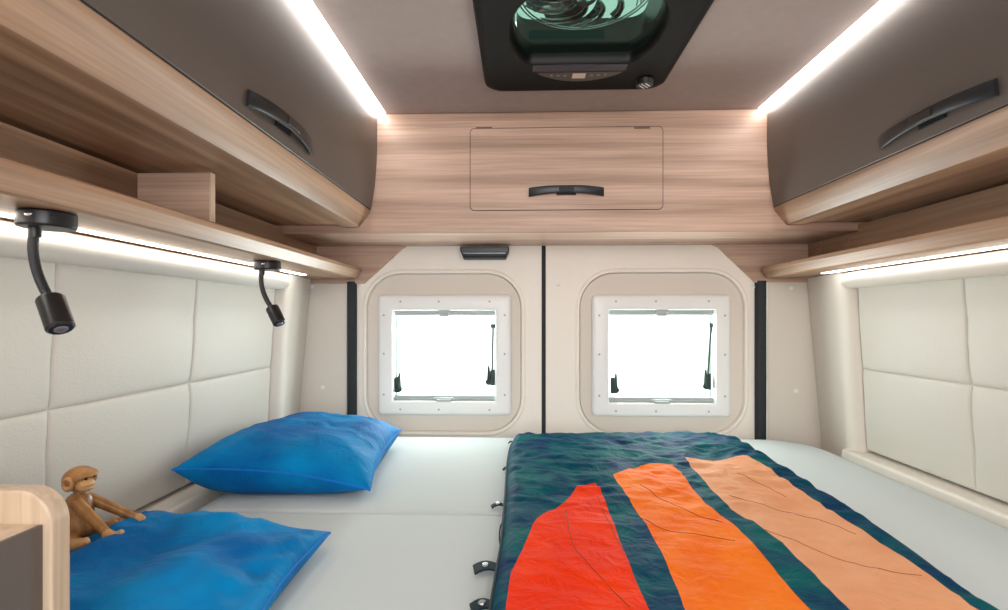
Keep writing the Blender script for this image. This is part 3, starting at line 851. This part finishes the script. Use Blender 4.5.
def segd(p, poly):
    best = 9
    for i in range(len(poly)):
        a, b = Vector(poly[i]), Vector(poly[(i+1) % len(poly)]); d = b-a
        t = max(0, min(1, (p-a).dot(d)/max(d.length_squared, 1e-12))); best = min(best, (a+d*t-p).length)
    return best
st = .0085; y = .575; r = 0
while y < 1.76:
    x = -.06+(st/2 if r % 2 else 0)
    while x < .83:
        if inside((x, y), OUT): V.append(Vector((x, y)))
        x += st
    y += st*.87; r += 1
res = delaunay_2d_cdt(V, E, [], 0, 1e-5)
vo, fo = res[0], res[2]
bm = NB()
vs = []
for p in vo:
    d = min(.05, segd(p, OUT)) if (p.y > 1.62 or p.x < 0.02 or p.x > .62) else .05
    lip = math.sqrt(max(0, 1-(1-min(1, d/.028))**2))
    z = ZQ-.003+(qz(p.x, p.y)-ZQ+.012)*lip
    vs.append(bm.verts.new((p.x, p.y, z)))
for f in fo:
    c = sum((vo[i] for i in f), Vector((0, 0)))/len(f)
    if not inside(c, OUT): continue
    try: fc_ = bm.faces.new([vs[i] for i in f])
    except ValueError: continue
    fc_.material_index = 1 if inside(c, redp) else 2 if inside(c, orap) else 3 if inside(c, peap) else 0
for v in [v for v in bm.verts if not v.link_faces]: bm.verts.remove(v)
be = [e for e in bm.edges if e.is_boundary]
r = bmesh.ops.extrude_edge_only(bm, edges=be)
for v in [g for g in r['geom'] if isinstance(g, bmesh.types.BMVert)]: v.co.z = ZQ-.006
quilt = thing('quilt', (.35, 1.0, ZQ-.004), 'navy quilt with red, orange and peach pointed stripes spread over the bed', 'quilt')
obj('quilt_top', bm, [NAVY, RED, ORANGE, PEACH], quilt, angle=0)
# dark bound hem on the left and right edges
def qpt(x, y, up=.0): return Vector((x, y, qz(x, y)+up))
for nm, pts in (('left', outline), ('right', right)):
    bm = NB(); tube(bm, smoothpath([(x+(.001 if nm == 'left' else -.001), y, ZQ+.006) for x, y in pts], 4), .0035, 8); obj('hem', bm, HEM, quilt)
# quilting seams
def stitch(pxs):
    P = [q3(*p) for p in pxs]; path = smoothpath([(x, y, 0) for x, y in P], 10)
    bm = NB(); tube(bm, [Vector((p.x, p.y, qz(p.x, p.y)+.0093)) for p in path], .0006, 5)
    obj('stitch_seam', bm, STITCH, quilt)
stitch([(565, 509), (568, 530), (574, 551), (588, 569), (612, 593), (630, 612)])
stitch([(597, 500), (604, 516), (613, 535), (623, 555)])
stitch([(640, 489), (655, 500), (690, 517), (722, 527)])
stitch([(640, 521), (660, 532), (700, 540), (735, 546)])
stitch([(737, 480), (765, 490), (786, 502)])
stitch([(729, 502), (780, 514), (830, 528), (856, 538)])
stitch([(765, 535), (820, 555), (870, 572), (922, 580)])
# edge tabs with snaps, along the left hem
def tab(px, py, L, w, ang, snap):
    x, y = q2(px, py, -.43); d = Vector((math.cos(ang), math.sin(ang), 0)); n_ = Vector((-d.y, d.x, 0)); c = Vector((x, y, -.4335))
    bm = NB(); loops = []
    for i in range(6):
        t = i/5; q = c-d*(L*t)+Vector((0, 0, .002+.006*math.sin(PI*t)))
        loops.append([q+n_*w/2, q-n_*w/2, q-n_*w/2+Vector((0, 0, .0035)), q+n_*w/2+Vector((0, 0, .0035))])
    loft(bm, loops); t_ = obj('snap_tab', bm, HEM, quilt, bevel=.001)
    if snap:
        bm = NB(); q = c-d*(L*.52)+Vector((0, 0, .0112)); cyl(bm, q, (0, 0, 1), .0065, .0022, 18, .005); obj('snap', bm, STEEL, t_)
tab(514, 443, .020, .010, .25, 0); tab(510, 469, .022, .011, .5, 0); tab(505, 506, .032, .016, .25, 1)
tab(498, 568, .042, .030, .2, 1); tab(494, 606, .035, .026, .3, 1)
bm = NB(); tube(bm, smoothpath([(q2(504, 516)[0], q2(504, 516)[1], -.434), (q2(500.5, 524)[0], q2(500.5, 524)[1], -.430), (q2(499.5, 534)[0], q2(499.5, 534)[1], -.434), (q2(502, 547)[0], q2(502, 547)[1], -.434)]), .0016, 6)
obj('cord_loop', bm, HEM, quilt)

# ---------------------------------------------------------------- wooden monkey
mk = thing('monkey_figurine', atY(82, 540, .84), 'jointed wooden monkey figurine sitting on the near blue pillow', 'figurine')
def m(px, py, Y): return atY(px, py, Y-.06)
bm = NB()
pts = [m(80, 489, .90), m(80, 494, .90), m(79, 503, .90), m(78, 516, .898), m(79, 528, .895), m(80, 536, .893), m(80, 540.5, .892)]
tube(bm, smoothpath(pts, 3), [.008, .009, .0095, .013, .017, .019, .0205, .0215, .022, .0225, .0235, .024, .024, .0235, .022, .019, .015, .010, .004], 22)
torso = obj('torso', bm, MONK, mk)
hc_ = m(80, 478.5, .895)
bm = NB(); ellipsoid(bm, hc_, (.0250, .0240, .0215), seg=28, ring=20)
for v in bm.verts:     # brow ridge and flatter face
    d = v.co-hc_
    if d.x > .012 and d.z < .004: v.co.x -= (d.x-.012)*.5
    if d.x > .008 and .002 < d.z < .013: v.co.x += .0035
head = obj('head', bm, MONK, mk)
fq = hc_+Vector((.017, -.008, -.0085))
bm = NB(); ellipsoid(bm, fq, (.0125, .015, .0115), seg=20, ring=14)
for v in bm.verts:
    d = v.co-fq
    if d.x > 0 and abs(d.z+.002) < .0022: v.co.x -= .0016
obj('muzzle', bm, MONKL, head)
for sg in (-1, 1):
    bm = NB(); e = hc_+Vector((-.001 if sg < 0 else 0, sg*.0225, -.003)); ellipsoid(bm, e, (.0105, .0045, .0125), seg=16, ring=12)
    for v in bm.verts:
        d = v.co-e
        if sg*d.y > 0 and (d.x**2+d.z**2) < .0065**2: v.co.y -= sg*.004
    obj('ear', bm, MONKL, head)
    bm = NB(); ellipsoid(bm, hc_+Vector((.0215, sg*.008-.004, .0035)), (.0025, .0025, .0025), seg=10, ring=8); obj('eye', bm, GAP, head)
def arm(sh, wr, hand, r=.0088):
    bm = NB(); capsule(bm, sh, Vector(sh).lerp(wr, .97), r*1.15, r*.78); a = obj('arm', bm, MONK, mk)
    bm = NB(); n = len(smoothpath(hand, 5)); tube(bm, smoothpath(hand, 5), [r*(.62+.38*math.sin(PI*min(1, .25+i/(n-1)*.75))) * (1 if i < n-1 else .4) for i in range(n)], 14); obj('hand', bm, MONKL, a)
arm(m(76, 503, .875), m(109, 535, .872), [m(106, 533, .872), m(112, 536.5, .870), m(118, 535.5, .872), m(124, 531.5, .874)])
arm(m(90, 498, .915), m(139, 519, .940), [m(137, 517, .940), m(141, 521, .938), m(139, 526, .932), m(132, 529, .928)])
def leg(hip, ank, foot, r=.0095):
    bm = NB(); capsule(bm, hip, ank, r*1.1, r*.85); a = obj('leg', bm, MONK, mk)
    p = smoothpath(foot, 5); n = len(p)
    bm = NB(); tube(bm, p, [r*(.6+.45*math.sin(PI*min(1, .2+i/(n-1)*.8)))*(1 if 0 < i < n-1 else .5) for i in range(n)], 14); obj('foot', bm, MONKL, a)
leg(m(86, 531, .90), m(110, 526, .925), [m(106, 526, .925), m(112, 525, .925), m(116, 522, .925), m(118, 519, .925)])
leg(m(73, 538, .875), m(70, 543, .845), [m(66, 544, .845), m(74, 545, .84), m(82, 543.5, .84), m(89, 540, .842)])

# ---------------------------------------------------------------- bedside cabinet, left foreground
cab = thing('bedside_cabinet', (-.62, .45, -LIFT), 'blurred pale wood bedside cabinet with rounded corner and grey side, left foreground', 'cabinet')
bx, bz = atY(51.5, 491.5, .50).x, atY(51.5, 491.5, .50).z
bm = NB()
prof = [(-.80, -LIFT), (bx, -LIFT)]+[(bx-.036+.036*math.cos(a), bz-.036+.036*math.sin(a)) for a in [PI/2*k/10 for k in range(11)]]+[(-.80, bz)]
loft(bm, [[(x, y, z) for x, z in prof] for y in (.500, .522)])
obj('end_panel', bm, W_PALE, cab, bevel=.002, angle=30)
gx, gz = atY(43, 524.5, .5).x, atY(43, 524.5, .5).z
bm = NB(); box(bm, gx-.004, gx, .20, .4995, -LIFT+.02, gz); obj('grey_side', bm, GREYPANEL, cab)
bm = NB(); box(bm, -.80, gx-.0045, .20, .4995, -LIFT, gz); obj('carcass', bm, W_PALE, cab)

GROUPS = {'pillow': 'blue velvet pillows on the bed', 'reading_lamp': 'reading lamps under the left shelf', 'mattress': 'mattress sections of the bed',
          'overhead_locker': 'dark fronted lockers along the side walls', 'wall_shelf': 'wooden shelves under the side lockers',
          'ceiling_light_strip': 'light strips along the ceiling', 'shelf_light_strip': 'light strips under the shelves',
          'padded_wall_panel': 'padded panels on the side walls', 'padded_header': 'padded headers above the wall panels',
          'bed_side_ledge': 'cream ledges at both sides of the bed', 'corner_board': 'wooden corner boards behind the shelf ends'}
for o in bpy.data.objects:
    k = o.name.split('.')[0]
    if o.parent is None and k in GROUPS: o['group'] = GROUPS[k]

# ---------------------------------------------------------------- lift everything on its floor
for o in list(bpy.data.objects):
    if o.parent is None: o.location.z += LIFT

# ---------------------------------------------------------------- lights
def area(name, loc, size, rot, power, col=(1, 1, 1), sy=None):
    l = bpy.data.lights.new(name, 'AREA'); l.energy = power; l.color = col; l.size = size
    if sy: l.shape = 'RECTANGLE'; l.size_y = sy
    o = bpy.data.objects.new(name, l); C.objects.link(o); o.location = loc; o.rotation_euler = rot; return o
area('cabin_fill', (XC, -.9, .55+LIFT), 1.5, (math.radians(62), 0, 0), 26, (1, .985, .97), .9)  # added soft fill behind the camera, not a fitting of the van
area('cabin_low_fill', (XC, -1.2, -.1+LIFT), 1.6, (math.radians(92), 0, 0), 13, (1, .99, .98), .8)  # second unseen fill, added low to brighten the rear doors
for px in (445, 661):
    p = atY(px, 355, YD+.09); area('daylight', (p.x, p.y, p.z+LIFT), .36, (math.radians(-90), 0, 0), 5.5, (.90, 1, .96), .32)

w = bpy.data.worlds.new('World'); bpy.context.scene.world = w; w.use_nodes = True
bg = w.node_tree.nodes['Background']; bg.inputs['Color'].default_value = (.93, 1, .985, 1); bg.inputs['Strength'].default_value = 3

# ---------------------------------------------------------------- camera
cam = bpy.data.cameras.new('Camera'); co = bpy.data.objects.new('Camera', cam); C.objects.link(co)
cam.sensor_width = 36; cam.lens = F/1008*36; cam.shift_x = 0; cam.shift_y = (PY0-305)/1008
co.location = (0, 0, LIFT); co.rotation_euler = (PI/2, 0, math.atan(TY)); cam.clip_start = .01
cam.dof.use_dof = True; cam.dof.focus_distance = 1.55; cam.dof.aperture_fstop = 9.0
bpy.context.scene.camera = co
sc = bpy.context.scene
sc.view_settings.view_transform = 'Standard'; sc.view_settings.look = 'None'; sc.view_settings.exposure = .16
